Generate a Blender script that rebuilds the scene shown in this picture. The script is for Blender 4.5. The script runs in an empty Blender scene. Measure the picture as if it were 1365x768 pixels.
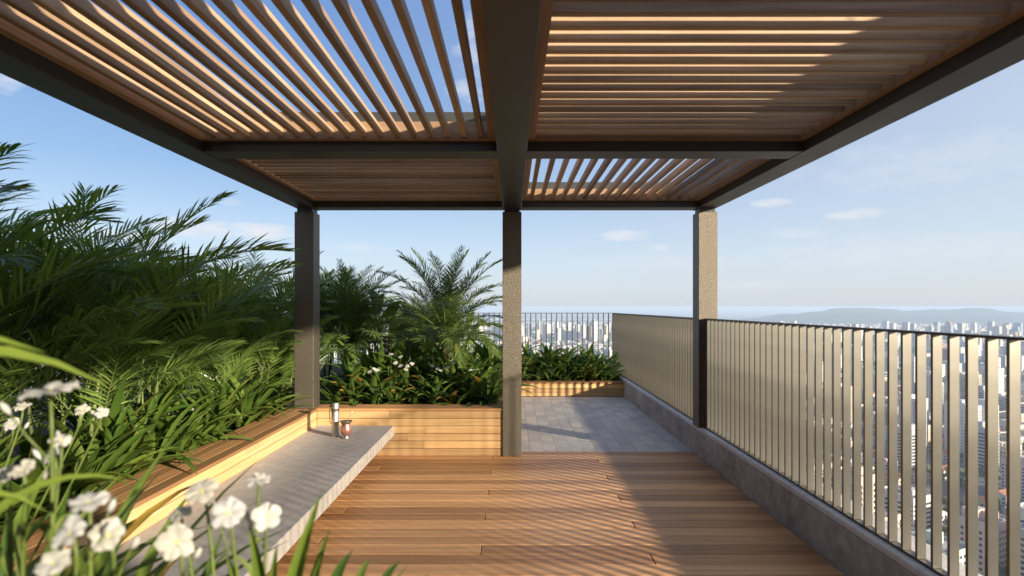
import bpy, bmesh, math, random
from mathutils import Vector, Matrix
R = math.radians
PI = math.pi
rng = random.Random(7)
scene = bpy.context.scene
COL = scene.collection
EYE = 1.575
F = 760.0           # focal length in photo pixels

def unproject(px, py, d):
    return Vector(((px - 682.5) * d / F, d, EYE - (py - 409.0) * d / F))

# ------------------------------------------------------------------ mesh builder
class MB:
    def __init__(s):
        s.v = []; s.f = []; s.m = []; s.r = []; s.c = []
    def face(s, idx, m=0, r=0.5):
        s.f.append(idx); s.m.append(m); s.r.append(r)
    def box(s, x0, x1, y0, y1, z0, z1, m=0, r=None, top=True):
        if r is None: r = rng.random()
        n = len(s.v)
        s.v += [(x0,y0,z0),(x1,y0,z0),(x1,y1,z0),(x0,y1,z0),(x0,y0,z1),(x1,y0,z1),(x1,y1,z1),(x0,y1,z1)]
        for q in ((0,3,2,1),(4,5,6,7),(0,1,5,4),(1,2,6,5),(2,3,7,6),(3,0,4,7)):
            s.face([n+i for i in q], m, r)
    def quad(s, a, b, c, d, m=0, r=0.5):
        n = len(s.v); s.v += [tuple(a), tuple(b), tuple(c), tuple(d)]
        s.face([n, n+1, n+2, n+3], m, r)
    def tube(s, pts, rad, sides=6, m=0, r=0.5, cap=True):
        pts = [Vector(p) for p in pts]
        if not isinstance(rad, (list, tuple)): rad = [rad]*len(pts)
        n0 = len(s.v)
        ref = None
        for i, p in enumerate(pts):
            t = (pts[min(i+1, len(pts)-1)] - pts[max(i-1, 0)]).normalized()
            if ref is None:
                ref = Vector((0,0,1)) if abs(t.z) < .9 else Vector((1,0,0))
            u = t.cross(ref)
            if u.length < 1e-4: u = t.cross(Vector((0,1,0.01)))
            u.normalize(); w = t.cross(u).normalized(); ref = u.cross(t)
            for k in range(sides):
                a = 2*PI*k/sides
                s.v.append(tuple(p + (u*math.cos(a) + w*math.sin(a))*rad[i]))
        for i in range(len(pts)-1):
            for k in range(sides):
                a = n0+i*sides+k; b = n0+i*sides+(k+1) % sides
                s.face([a, b, b+sides, a+sides], m, r)
        if cap:
            s.face([n0+k for k in range(sides)][::-1], m, r)
            s.face([n0+(len(pts)-1)*sides+k for k in range(sides)], m, r)
    def lathe(s, prof, cx, cy, sides=32, m=0, r=0.5):
        n0 = len(s.v)
        for (rad, z) in prof:
            for k in range(sides):
                a = 2*PI*k/sides
                s.v.append((cx+rad*math.cos(a), cy+rad*math.sin(a), z))
        for i in range(len(prof)-1):
            for k in range(sides):
                a = n0+i*sides+k; b = n0+i*sides+(k+1) % sides
                s.face([a, b, b+sides, a+sides], m, r)
    def build(s, name, mats, parent=None, smooth=False, bevel=0, segs=2):
        me = bpy.data.meshes.new(name)
        off = parent.location if parent is not None else Vector((0,0,0))
        if off.length > 0:
            vs = [(x-off.x, y-off.y, z-off.z) for x, y, z in s.v]
        else:
            vs = s.v
        me.from_pydata(vs, [], s.f)
        if not isinstance(mats, (list, tuple)): mats = [mats]
        for m in mats: me.materials.append(m)
        me.polygons.foreach_set('material_index', s.m)
        at = me.attributes.new('rnd', 'FLOAT', 'FACE')
        at.data.foreach_set('value', s.r)
        if s.c:
            ac = me.attributes.new('tint', 'FLOAT_COLOR', 'FACE')
            flat = []
            for c in s.c: flat += [c[0], c[1], c[2], 1.0]
            ac.data.foreach_set('color', flat)
        if smooth:
            me.polygons.foreach_set('use_smooth', [True]*len(s.f))
        me.update()
        o = bpy.data.objects.new(name, me)
        COL.objects.link(o)
        if parent is not None: o.parent = parent
        if bevel:
            md = o.modifiers.new('bevel', 'BEVEL'); md.width = bevel; md.segments = segs
            md.limit_method = 'ANGLE'; md.angle_limit = R(40)
        return o

def tag(o, label=None, cat=None, group=None, kind=None):
    if label: o['label'] = label
    if cat: o['category'] = cat
    if group: o['group'] = group
    if kind: o['kind'] = kind
    return o
def empty(name, loc, label, cat, group=None):
    o = bpy.data.objects.new(name, None)
    o.empty_display_size = .1
    COL.objects.link(o); o.location = loc
    return tag(o, label, cat, group)
def copy_tree(o, parent=None):
    c = o.copy(); COL.objects.link(c)
    if parent is not None: c.parent = parent
    for ch in list(o.children): copy_tree(ch, c)
    return c

# ------------------------------------------------------------------ materials
class NT:
    def __init__(s, name):
        s.mat = bpy.data.materials.new(name); s.mat.use_nodes = True
        s.t = s.mat.node_tree; s.t.nodes.clear()
        s.out = s.n('ShaderNodeOutputMaterial')
    def n(s, typ, **kw):
        x = s.t.nodes.new(typ)
        for k, v in kw.items(): setattr(x, k, v)
        return x
    def l(s, a, b): s.t.links.new(a, b)
    def math(s, op, a, b=None, clamp=False):
        x = s.n('ShaderNodeMath', operation=op); x.use_clamp = clamp
        for i, q in enumerate((a, b)):
            if q is None: continue
            if isinstance(q, (int, float)): x.inputs[i].default_value = q
            else: s.l(q, x.inputs[i])
        return x.outputs[0]
    def mix(s, fac, a, b, blend='MIX'):
        x = s.n('ShaderNodeMix', data_type='RGBA', blend_type=blend)
        for q, i in ((fac, 0), (a, 6), (b, 7)):
            if isinstance(q, (int, float)): x.inputs[i].default_value = q
            elif isinstance(q, tuple): x.inputs[i].default_value = (*q, 1) if len(q) == 3 else q
            else: s.l(q, x.inputs[i])
        return x.outputs[2]
    def ramp(s, fac, stops):
        x = s.n('ShaderNodeValToRGB'); e = x.color_ramp.elements
        while len(e) < len(stops): e.new(.5)
        for i, (p, c) in enumerate(stops):
            e[i].position = p; e[i].color = (*c, 1) if isinstance(c, tuple) else (c, c, c, 1)
        s.l(fac, x.inputs[0]); return x.outputs[0]
    def coords(s, scale=(1,1,1), rnd=0.0, kind='Object'):
        tc = s.n('ShaderNodeTexCoord')
        mp = s.n('ShaderNodeMapping'); mp.inputs['Scale'].default_value = scale
        s.l(tc.outputs[kind], mp.inputs[0])
        if rnd:
            a = s.n('ShaderNodeAttribute', attribute_name='rnd')
            m = s.math('MULTIPLY', a.outputs['Fac'], rnd)
            cb = s.n('ShaderNodeCombineXYZ')
            for i in range(3): s.l(m, cb.inputs[i])
            s.l(cb.outputs[0], mp.inputs['Location'])
        return mp.outputs[0]
    def noise(s, vec, scale, detail=3, rough=.55, dist=0):
        x = s.n('ShaderNodeTexNoise')
        x.inputs['Scale'].default_value = scale; x.inputs['Detail'].default_value = detail
        x.inputs['Roughness'].default_value = rough; x.inputs['Distortion'].default_value = dist
        s.l(vec, x.inputs['Vector']); return x.outputs['Fac']
    def bump(s, h, strength, dist=.01):
        x = s.n('ShaderNodeBump'); x.inputs['Strength'].default_value = strength
        x.inputs['Distance'].default_value = dist
        s.l(h, x.inputs['Height']); return x.outputs[0]
    def bsdf(s, col, rough=.5, metal=0, bump=None, spec=.5):
        x = s.n('ShaderNodeBsdfPrincipled')
        if isinstance(col, tuple): x.inputs['Base Color'].default_value = (*col, 1)
        else: s.l(col, x.inputs['Base Color'])
        if isinstance(rough, (int, float)): x.inputs['Roughness'].default_value = rough
        else: s.l(rough, x.inputs['Roughness'])
        x.inputs['Metallic'].default_value = metal
        x.inputs['Specular IOR Level'].default_value = spec
        if bump is not None: s.l(bump, x.inputs['Normal'])
        return x
    def done(s, sh):
        s.l(sh.outputs[0], s.out.inputs[0]); return s.mat

def wood(name, dark, mid, light, axis, rough=.5, knots=True, bump=.25, spec=.35):
    """plank timber: grain runs along axis (0 x, 1 y, 2 z); each board differs through 'rnd'"""
    m = NT(name)
    sc = [22, 22, 22]; sc[axis] = 1.1
    v = m.coords(tuple(sc), 37.0)
    g = m.noise(v, 1.0, 6, .62, .6)
    sc2 = [90, 90, 90]; sc2[axis] = 2.5
    fine = m.noise(m.coords(tuple(sc2), 11.0), 1.0, 4, .6)
    sc3 = [5, 5, 5]; sc3[axis] = .8
    broad = m.noise(m.coords(tuple(sc3), 19.0), 1.0, 2, .5)
    a = m.n('ShaderNodeAttribute', attribute_name='rnd').outputs['Fac']
    c = m.ramp(g, [(.25, dark), (.5, mid), (.75, light)])
    c = m.mix(m.math('MULTIPLY', fine, .55), c, dark, 'MIX')
    tone = m.ramp(a, [(0, (.56,.51,.47)), (.3, (.84,.81,.78)), (.7, (1.0,1.0,1.0)), (1, (1.25,1.2,1.1))])
    c = m.mix(1.0, c, tone, 'MULTIPLY')
    c = m.mix(.35, c, m.ramp(broad, [(.3, (.72,.7,.68)), (.7, (1.2,1.18,1.15))]), 'MULTIPLY')
    if knots:
        sk = [9, 9, 9]; sk[axis] = 2.6
        vo = m.n('ShaderNodeTexVoronoi'); vo.inputs['Scale'].default_value = 1.0
        m.l(m.coords(tuple(sk), 23.0), vo.inputs['Vector'])
        k = m.ramp(vo.outputs['Distance'], [(.03, 1.0), (.085, 0.0)])
        c = m.mix(m.math('MULTIPLY', k, .6), c, tuple(x*.35 for x in dark))
    rr = m.math('ADD', m.math('MULTIPLY', fine, .3), rough-.15)
    return m.done(m.bsdf(c, rr, bump=m.bump(m.math('ADD', fine, g), bump, .004), spec=spec))

def concrete(name, dark, light, axis=None, bump=.35, stain=.5):
    m = NT(name)
    big = m.noise(m.coords((1.3,1.3,1.3)), 1.0, 6, .65)
    sp = m.noise(m.coords((14,14,14)), 1.0, 6, .7)
    pit = m.n('ShaderNodeTexVoronoi'); pit.inputs['Scale'].default_value = 42
    m.l(m.coords((1,1,1)), pit.inputs['Vector'])
    holes = m.ramp(pit.outputs['Distance'], [(.05, 1.0), (.16, 0.0)])
    c = m.ramp(m.math('ADD', m.math('MULTIPLY', big, stain), m.math('MULTIPLY', sp, 1-stain)), [(.32, dark), (.66, light)])
    h = m.math('SUBTRACT', sp, m.math('MULTIPLY', holes, .5))
    if axis is not None:                       # board-marked: faint timber grain printed in the cast face
        sc = [26, 26, 26]; sc[axis] = .9
        g = m.noise(m.coords(tuple(sc)), 1.0, 6, .65, 1.2)
        ln = m.ramp(g, [(.38, 0.0), (.42, 1.0), (.45, 0.0)])
        c = m.mix(m.math('MULTIPLY', ln, .22), c, dark)
        c = m.mix(m.math('MULTIPLY', g, .2), c, light)
        h = m.math('ADD', h, m.math('MULTIPLY', g, .3))
    c = m.mix(m.math('MULTIPLY', holes, .35), c, tuple(x*.5 for x in dark))
    return m.done(m.bsdf(c, .82, bump=m.bump(h, bump, .006), spec=.3))

def painted_metal(name, col, rough=.42, grain=0.0, gscale=160, metal=0.0, var=.12):
    m = NT(name)
    n1 = m.noise(m.coords((2.2,2.2,2.2)), 1.0, 4, .6)
    c = m.mix(n1, tuple(x*(1-var) for x in col), tuple(x*(1+var) for x in col))
    if grain:
        vo = m.n('ShaderNodeTexNoise'); vo.inputs['Scale'].default_value = gscale; vo.inputs['Detail'].default_value = 2
        m.l(m.coords((1,1,1)), vo.inputs['Vector'])
        h = m.ramp(vo.outputs['Fac'], [(.36, 0.0), (.64, 1.0)])
        c = m.mix(m.math('MULTIPLY', h, .4), tuple(x*.75 for x in col), c) if False else m.mix(h, m.mix(1.0, c, (.76,.76,.76), 'MULTIPLY'), m.mix(1.0, c, (1.2,1.2,1.2), 'MULTIPLY'))
        b = m.bump(h, grain, .006)
    else:
        b = m.bump(m.noise(m.coords((60,60,60)), 1.0, 3), .05, .002)
    rr = m.math('ADD', m.math('MULTIPLY', n1, .2), rough-.1)
    return m.done(m.bsdf(c, rr, metal, b))

def leaf(name, dark, light, yellow=(.30,.24,.04), trans=.35, rough=.42, dry=.93, spec=.35):
    m = NT(name)
    a = m.n('ShaderNodeAttribute', attribute_name='rnd').outputs['Fac']
    oi = m.n('ShaderNodeObjectInfo').outputs['Random']
    c = m.mix(a, dark, light)
    c = m.mix(m.math('MULTIPLY', oi, .35), c, m.mix(1.0, c, (1.35,1.2,.7), 'MULTIPLY'))
    c = m.mix(m.ramp(a, [(dry, 0.0), (min(dry+.03, 1), 1.0)]), c, yellow)
    nz = m.noise(m.coords((30,30,30)), 1.0, 3)
    c = m.mix(m.math('MULTIPLY', nz, .4), c, dark)
    p = m.bsdf(c, rough, spec=spec)
    t = m.n('ShaderNodeBsdfTranslucent'); m.l(m.mix(1.0, c, (1.3,1.35,.6), 'MULTIPLY'), t.inputs[0])
    mx = m.n('ShaderNodeMixShader'); mx.inputs[0].default_value = trans
    m.l(p.outputs[0], mx.inputs[1]); m.l(t.outputs[0], mx.inputs[2])
    return m.done(mx)

def plain(name, col, rough=.6, metal=0, var=.15, scale=6):
    m = NT(name)
    n1 = m.noise(m.coords((scale,)*3), 1.0, 4, .6)
    return m.done(m.bsdf(m.mix(n1, tuple(x*(1-var) for x in col), tuple(min(1, x*(1+var)) for x in col)), rough, metal))

M = {}
M['deck'] = wood('deck_timber', (.42,.21,.085), (.68,.385,.18), (.82,.51,.265), 0, .46)
M['pl_x'] = wood('planter_timber_x', (.38,.23,.10), (.54,.36,.18), (.65,.46,.26), 0, .5)
M['pl_y'] = wood('planter_timber_y', (.38,.23,.10), (.54,.36,.18), (.65,.46,.26), 1, .5)
M['cap_x'] = wood('planter_cap_x', (.24,.125,.055), (.38,.215,.10), (.48,.29,.15), 0, .5)
M['cap_y'] = wood('planter_cap_y', (.24,.125,.055), (.38,.215,.10), (.48,.29,.15), 1, .5)
M['sl_x'] = wood('slat_timber_x', (.20,.13,.08), (.42,.29,.185), (.56,.415,.285), 0, .55, bump=.5)
M['sl_y'] = wood('slat_timber_y', (.20,.13,.08), (.42,.29,.185), (.56,.415,.285), 1, .55, bump=.5)
M['fr_x'] = wood('frame_timber_x', (.21,.125,.07), (.37,.245,.15), (.47,.33,.21), 0, .55)
M['fr_y'] = wood('frame_timber_y', (.21,.125,.07), (.37,.245,.15), (.47,.33,.21), 1, .55)
M['beam'] = painted_metal('bronze_beam_paint', (.037,.0365,.034), .45)
M['post'] = painted_metal('bronze_post_stucco', (.128,.112,.088), .48, grain=.45, gscale=125, metal=.7)
M['blade'] = painted_metal('balustrade_blade_paint', (.195,.185,.16), .35, var=.16, metal=.95)
M['rail'] = painted_metal('balustrade_rail_paint', (.045,.038,.032), .4)
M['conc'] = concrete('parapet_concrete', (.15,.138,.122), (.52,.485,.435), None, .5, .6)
M['cope'] = concrete('sunlit_coping_concrete', (.42,.405,.385), (.66,.64,.61), None, .5, .5)  # sunlight on the coping put into the colour: paler than the wall concrete
M['bench'] = concrete('bench_concrete', (.30,.275,.25), (.50,.46,.42), 1, .3, .4)
M['paver'] = None
M['soil'] = plain('planter_soil', (.035,.024,.016), .95, var=.5, scale=30)
M['steel'] = painted_metal('brushed_steel', (.50,.485,.46), .5, metal=1.0, var=.05)
M['copper'] = painted_metal('hammered_copper', (.50,.235,.185), .36, metal=.75, var=.15)
M['darkrim'] = painted_metal('dark_rim', (.16,.13,.085), .35, metal=.6)
M['band'] = plain('dark_band', (.05,.045,.04), .6)
M['yerba'] = plain('yerba_leaves', (.10,.12,.03), .9, var=.5, scale=200)
M['palm'] = leaf('palm_leaflet', (.072,.135,.034), (.235,.335,.082), trans=.40, rough=.32, spec=.5)
M['date'] = leaf('date_palm_leaflet', (.042,.080,.022), (.140,.195,.048), trans=.34, rough=.38, spec=.45)
M['cane'] = plain('palm_cane', (.10,.13,.035), .5, var=.3)
M['trunk'] = plain('palm_trunk', (.12,.085,.05), .9, var=.5, scale=25)
M['strap'] = leaf('strap_leaf', (.045,.095,.016), (.175,.245,.045), (.36,.22,.04), trans=.36, dry=.955)
M['strap_dark'] = leaf('dark_strap_leaf', (.034,.078,.017), (.125,.185,.036), (.33,.19,.035), trans=.32, dry=.955)
M['broad'] = leaf('broad_leaf', (.10,.15,.03), (.22,.26,.06), trans=.4, dry=.98)
M['stem'] = leaf('flower_stem', (.08,.12,.025), (.15,.19,.05), trans=.15, dry=.99)
M['petal'] = leaf('white_petal', (.43,.435,.45), (.54,.545,.56), (.48,.48,.48), trans=.3, rough=.6)
M['eye'] = plain('flower_centre', (.55,.52,.10), .6)

# pavers: grey-blue concrete stones, each a little different
m = NT('paver_stone')
a = m.n('ShaderNodeAttribute', attribute_name='rnd').outputs['Fac']
nz = m.noise(m.coords((20,20,20), 9.0), 1.0, 5, .65)
c = m.mix(nz, (.37,.335,.30), (.56,.515,.46))
c = m.mix(1.0, c, m.ramp(a, [(0, (.78,.79,.82)), (1, (1.1,1.08,1.06))]), 'MULTIPLY')
M['paver'] = m.done(m.bsdf(c, .6, bump=m.bump(nz, .25, .004)))

# ------------------------------------------------------------------ terrace floor
XR, XL, YF = 1.965, -2.06, 6.02
slab = MB(); slab.box(-6.2, 2.23, -2.6, 11.70, -.42, -.032); slab.box(-6.2, 3.6, -6.2, -2.602, -.42, -.032)
tag(slab.build('terrace_floor', M['conc']), kind='structure')
dk = MB()
pitch = .143; rows = int((6.2+1.6)/pitch)
for r_ in range(rows+1):
    y1 = 6.2 - r_*pitch; y0 = y1 - pitch + .0042
    k = r_ % 4
    js = {1: [-.2], 2: [.88], 3: [], 0: [-1.29]}[k] if r_ else [-.2]
    if YF + .0 < y0: lo = -.1
    xs = [XL+.004] + js + [XR-.004]
    for x0, x1 in zip(xs[:-1], xs[1:]):
        dk.box(x0+.003, x1-.003, y0, y1, -.028, 0.0)
tag(dk.build('deck_floor', M['deck'], bevel=.0022, segs=1), kind='structure')
pv = MB()
w, l_ = .15, .22
for i in range(14):
    x0 = -.095 + i*.1473
    y = 6.206 - (l_/2 if i % 2 else 0)
    while y < 10.02:
        a0, a1 = max(y, 6.206), min(y+l_, 10.02)
        if a1-a0 > .02: pv.box(x0, x0+.1452, a0, a1-.0022, -.03, -.004+rng.uniform(-.0012, .0008))
        y += l_
tag(pv.build('paving_floor', M['paver'], bevel=.0012, segs=1), kind='structure')

# ------------------------------------------------------------------ parapet
pr = empty('parapet_wall', (2.09, 5, 0), 'low dark stained concrete parapet running under the balustrade on the right edge', 'wall')
pm = MB(); cp = MB()
yb = -2.0
segs = [(-2.0, .35), (.355, 2.20), (2.205, 4.05), (4.055, 5.90), (5.905, 7.75), (7.755, 9.6), (9.605, 11.45)]
for (a0, a1) in segs:
    pm.box(XR, 2.235, a0, a1, -.03, .262)
    pr_ = [(XR+.004, .2645), (XR+.003, .296), (XR+.010, .303), (2.231, .303), (2.231, .2645)]
    n0 = len(cp.v); rv = rng.random()
    cp.v += [(x_, a0+.002, z_) for x_, z_ in pr_] + [(x_, a1-.002, z_) for x_, z_ in pr_]
    cp.face([n0+i for i in range(5)], 0, rv); cp.face([n0+9-i for i in range(5)], 0, rv)
    for i in range(5): cp.face([n0+i, n0+5+i, n0+5+(i+1) % 5, n0+(i+1) % 5], 0, rv)
pm.build('wall_body', M['conc'], pr, bevel=.006)
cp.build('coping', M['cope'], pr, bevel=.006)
pf = empty('parapet_wall', (-1.8, 11.6, 0), 'low concrete parapet at the far end of the terrace behind the planters', 'wall')
q = MB(); q.box(-6.0, 2.235, 11.46, 11.72, -.03, .296); q.build('wall_body', M['conc'], pf, bevel=.01)

# ------------------------------------------------------------------ balustrades
ZB, ZT = .306, 1.453
def balustrade(name, label, p0, p1, axis, posts):
    """axis 1: runs along y at x = 1.99..2.036; axis 0: runs along x at y = 11.50..11.546"""
    L0, L1 = p0, p1
    if axis == 1: loc = (2.043, (L0+L1)/2, .304)
    else: loc = ((L0+L1)/2, 11.523, .297)
    root = empty(name, loc, label, 'railing')
    def bx(mb, a0, a1, b0, b1, z0, z1):
        if axis == 1: mb.box(2.02+b0, 2.02+b1, a0, a1, z0, z1)
        else: mb.box(a0, a1, 11.50+b0, 11.50+b1, z0, z1)
    t = MB(); bx(t, L0, L1, -.006, .052, ZT-.012, ZT); t.build('top_rail', M['rail'], root, bevel=.0015, segs=1)
    t = MB(); bx(t, L0, L1, 0.0, .046, ZB, ZB+.012); t.build('bottom_rail', M['rail'], root, bevel=.0015, segs=1)
    for pz in posts:
        t = MB(); bx(t, pz-.03, pz+.03, -.003, .049, .3035, ZT-.0125); t.build('post', M['rail'], root, bevel=.0015, segs=1)
    n = int((L1-L0)/.1055)
    first = None
    for i in range(n):
        c_ = L1 - .075 - i*.1055 if axis == 1 else L1 - .06 - i*.105
        if c_ < L0+.01 or any(abs(c_-p) < .04 for p in posts): continue
        if first is None:
            t = MB(); bx(t, c_-.008, c_+.008, 0.0, .046, ZB+.0125, ZT-.0125)
            first = t.build('baluster', M['blade'], root, bevel=.001, segs=1); c0 = c_
        else:
            b = first.copy(); COL.objects.link(b)
            if axis == 1: b.location = (0, c_-c0, 0)
            else: b.location = (c_-c0, 0, 0)
    # brackets down to the parapet
    k = L0+.5
    while k < L1:
        t = MB(); bx(t, k-.012, k+.012, .01, .036, .3032, ZB-.0005); t.build('bracket', M['rail'], root)
        k += 1.85
    return root
balustrade('balustrade', 'long beige flat-bar balustrade on the right parapet, nearer than the textured post', -1.2, 5.985, 1, [5.955])
balustrade('balustrade', 'beige flat-bar balustrade on the right parapet, from the textured post back to the corner', 6.21, 11.49, 1, [11.46])
balustrade('balustrade', 'thin-looking far balustrade crossing the end of the terrace behind the plants', -5.8, 2.012, 0, [-3.8, -1.9])

# ------------------------------------------------------------------ pergola
pg = empty('pergola', (-.06, 3.0, 0), 'bronze steel pergola with timber louvre panels and textured square posts over the deck', 'pergola')
Z0, Z1 = 2.619, 2.892
XC = [-2.19, 0.0, 2.065]
YB = [6.1, 3.94, 1.78, -.38]
hw = .101
for i, x in enumerate(XC):                      # long beams
    t = MB(); t.box(x-hw, x+hw, YB[-1]-.1, 6.2, Z0, Z1); t.build('beam', M['beam'], pg, bevel=.003, segs=1)
for y in YB:                                    # cross beams between the long ones
    for a_, b_ in zip(XC[:-1], XC[1:]):
        t = MB(); t.box(a_+hw+.001, b_-hw-.001, y-hw+.002, y+hw-.002, Z0+.003, Z1-.004); t.build('beam', M['beam'], pg, bevel=.003, segs=1)
for y in (6.1, -.38):                           # posts with a recessed neck
    for x in XC:
        zb = .502 if (x < -1 and y > 5) else (.297 if x > 1 else 0.0)
        if x < -1 and y < 0: zb = 0.0
        t = MB(); t.box(x-.1, x+.1, y-.1, y+.1, zb, 2.575); o = t.build('post', M['post'], pg, bevel=.004)
        t = MB(); t.box(x-.08, x+.08, y-.08, y+.08, 2.575, Z0-.0005); t.build('neck', M['beam'], o)
        o.children[0].location = -pg.location + pg.location
        n_ = o.children[0]; n_.location = (0, 0, 0)
        n_.data.transform(Matrix.Translation(-pg.location))
def panel(x0, x1, y0, y1, axis):
    fz0, fz1 = 2.687, 2.806
    fw = .05
    root = MB()
    # slats (the panel's own mesh)
    sw, sh, sp = .034, .056, .109
    zs = fz0+.016
    if axis == 1:
        n = int((x1-x0-2*fw)/sp); st = (x1-x0-2*fw)/n
        for i in range(n):
            c_ = x0+fw+st*(i+.5)
            root.box(c_-sw/2, c_+sw/2, y0+fw-.006, y1-fw+.006, zs, zs+sh)
        mt = M['sl_y']
    else:
        n = int((y1-y0-2*fw)/sp); st = (y1-y0-2*fw)/n
        for i in range(n):
            c_ = y0+fw+st*(i+.5)
            root.box(x0+fw-.006, x1-fw+.006, c_-sw/2, c_+sw/2, zs, zs+sh)
        mt = M['sl_x']
    pn = root.build('louver_panel', mt, pg, bevel=.003, segs=1)
    for ya_, yb_ in ((y0, y0+fw), (y1-fw, y1)):
        fx = MB(); fx.box(x0, x1, ya_, yb_, fz0, fz1)
        fx.build('cross_frame', M['fr_x'], pg, bevel=.002, segs=1).parent = pn
    for xa_, xb_ in ((x0, x0+fw), (x1-fw, x1)):
        fy = MB(); fy.box(xa_, xb_, y0+fw+.001, y1-fw-.001, fz0+.001, fz1-.001)
        fy.build('side_frame', M['fr_y'], pg, bevel=.002, segs=1).parent = pn
    return pn
e = .002
for j in range(3):
    ya, ybk = YB[j+1]+hw+e, YB[j]-hw-e
    for i in range(2):
        xa, xb = XC[i]+hw+e, XC[i+1]-hw-e
        axis = 1 if ((i + j) % 2 == 1) else 0
        panel(xa, xb, ya, ybk, axis)

# ------------------------------------------------------------------ invented dark house behind the viewer, unseen, for the balustrade to reflect
rh = empty('added_dark_house', (-1.2, -4.4, 0), 'added dark house behind the viewer, out of view, for the balustrade to reflect', 'building')
M['house'] = concrete('house_render', (.10,.095,.09), (.17,.16,.15), None, .3, .5)
t = MB(); t.box(-6.2, 3.6, -6.2, -2.7, -.40, 3.3); t.box(-6.3, 3.7, -6.3, -2.6, 3.302, 3.42); t.build('wall', M['house'], rh, bevel=.01)
t = MB(); t.box(-1.0, 1.0, -2.699, -2.66, 0.0, 2.3); dr = t.build('door', M['rail'], rh)  # door and panes of the added house, unseen too
t = MB(); t.box(-.94, -.02, -2.659, -2.645, .06, 2.24); t.box(.02, .94, -2.659, -2.645, .06, 2.24)
M['pane'] = painted_metal('added_house_glass', (.02,.024,.028), .12)
t.build('pane', M['pane'], dr).parent = dr; bpy.data.objects['pane'].location = (0, 0, 0); bpy.data.objects['pane'].data.transform(Matrix.Translation((1.2, 4.4, 0)))

# ------------------------------------------------------------------ planters and bench
def boards_front_y(mb, x0, x1, yface, z0, z1, joints, th=.025):
    n = round((z1-z0)/.079); h = (z1-z0)/n
    for i in range(n):
        xs = [x0] + sorted(joints.get(i, [])) + [x1]
        for p, q_ in zip(xs[:-1], xs[1:]):
            mb.box(p+.001, q_-.001, yface, yface+th, z0+i*h+.0025, z0+(i+1)*h-.0025)
def boards_side_x(mb, y0, y1, xface, z0, z1, joints, th=.025, sgn=1):
    n = round((z1-z0)/.079); h = (z1-z0)/n
    for i in range(n):
        ys = [y0] + sorted(joints.get(i, [])) + [y1]
        for p, q_ in zip(ys[:-1], ys[1:]):
            a_, b_ = (xface-th, xface) if sgn > 0 else (xface, xface+th)
            mb.box(a_, b_, p+.001, q_-.001, z0+i*h+.0025, z0+(i+1)*h-.0025)
# middle planter
pt = empty('planter_box', (-1.1, 6.1, 0), 'pale slatted timber planter behind the bench holding the date palm', 'planter')
t = MB(); boards_front_y(t, XL, -.103, YF, .0, .474, {1: [-.93], 2: [-1.1], 3: [-.92], 5: [-1.3]}); t.build('front_cladding', M['pl_x'], pt, bevel=.002, segs=1)
t = MB(); boards_side_x(t, YF+.026, 10.03, -.103, .0, .474, {1: [8.1], 3: [7.4], 4: [8.8]}); t.build('side_cladding', M['pl_y'], pt, bevel=.002, segs=1)
t = MB(); t.box(XL-.005, -.155, YF+.028, 6.10, 0, .47); t.box(-.19, -.132, YF+.03, 11.3, 0, .468); t.build('core', M['soil'], pt)
t = MB()
for i in range(3): t.box(XL+.002, -.098, YF-.006+i*.091, YF-.006+i*.091+.088, .4765, .501)
t.build('cap', M['cap_x'], pt, bevel=.003)
t = MB()
for i in range(2): t.box(-.098-(i+1)*.091+.003, -.098-i*.091, YF+.27, 11.3, .4765, .5)
t.build('cap', M['cap_y'], pt, bevel=.003)
t = MB(); t.box(XL-.34, -.19, 6.29, 11.4, .30, .43); t.build('soil', M['soil'], pt)
# left planter
pt = empty('planter_box', (-2.3, 3.5, 0), 'long low timber planter of feathery palms along the left side behind the bench', 'planter')
t = MB(); boards_side_x(t, -1.4, 6.015, XL, .0, .474, {4: [3.1], 5: [4.4, 1.2], 3: [2.0]}); t.build('front_cladding', M['pl_y'], pt, bevel=.002, segs=1)
t = MB()
for i in range(4): t.box(XL+.006-(i+1)*.091+.003, XL+.006-i*.091, -1.4, 6.008, .4765, .501)
for i in range(4): t.box(XL+.001-(i+1)*.091+.003, XL+.001-i*.091-.0, 6.011, 6.29, .4765, .5005)
t.build('cap', M['cap_y'], pt, bevel=.003)
t = MB(); t.box(XL-.37, XL-.028, -1.4, 6.3, 0, .47); t.build('core', M['soil'], pt)
t = MB(); t.box(-6.0, XL-.37, -1.6, 11.4, .30, .43); t.build('soil', M['soil'], pt)
# far planter
pt = empty('planter_box', (.93, 10.1, 0), 'lowest timber planter at the far end of the paved strip, striped with railing shadows', 'planter')
t = MB(); boards_front_y(t, -.1, XR-.003, 10.03, .0, .215, {0: [.8], 1: [1.2]}); t.build('front_cladding', M['pl_x'], pt, bevel=.002, segs=1)
t = MB()
for i in range(3): t.box(-.1, XR-.003, 10.022+i*.091, 10.022+i*.091+.088, .2175, .242)
t.build('cap', M['cap_x'], pt, bevel=.003)
t = MB(); t.box(-.1, XR-.004, 10.057, 10.29, 0, .215); t.build('core', M['soil'], pt)
t = MB(); t.box(-.1, XR-.004, 10.295, 11.44, 0, .20); t.build('soil', M['soil'], pt)
# planter in front, right by the camera (only its plants are in view)
pt = empty('planter_box', (-1.1, .6, 0), 'timber planter nearest the viewer under the white flowers', 'planter')
t = MB(); boards_front_y(t, XL, -.103, 1.0, .0, .474, {}, th=-.025); t.build('back_cladding', M['pl_x'], pt, bevel=.002, segs=1)
t = MB(); t.box(XL+.002, -.103, -.3, .97, 0, .45); t.build('soil', M['soil'], pt)

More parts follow.
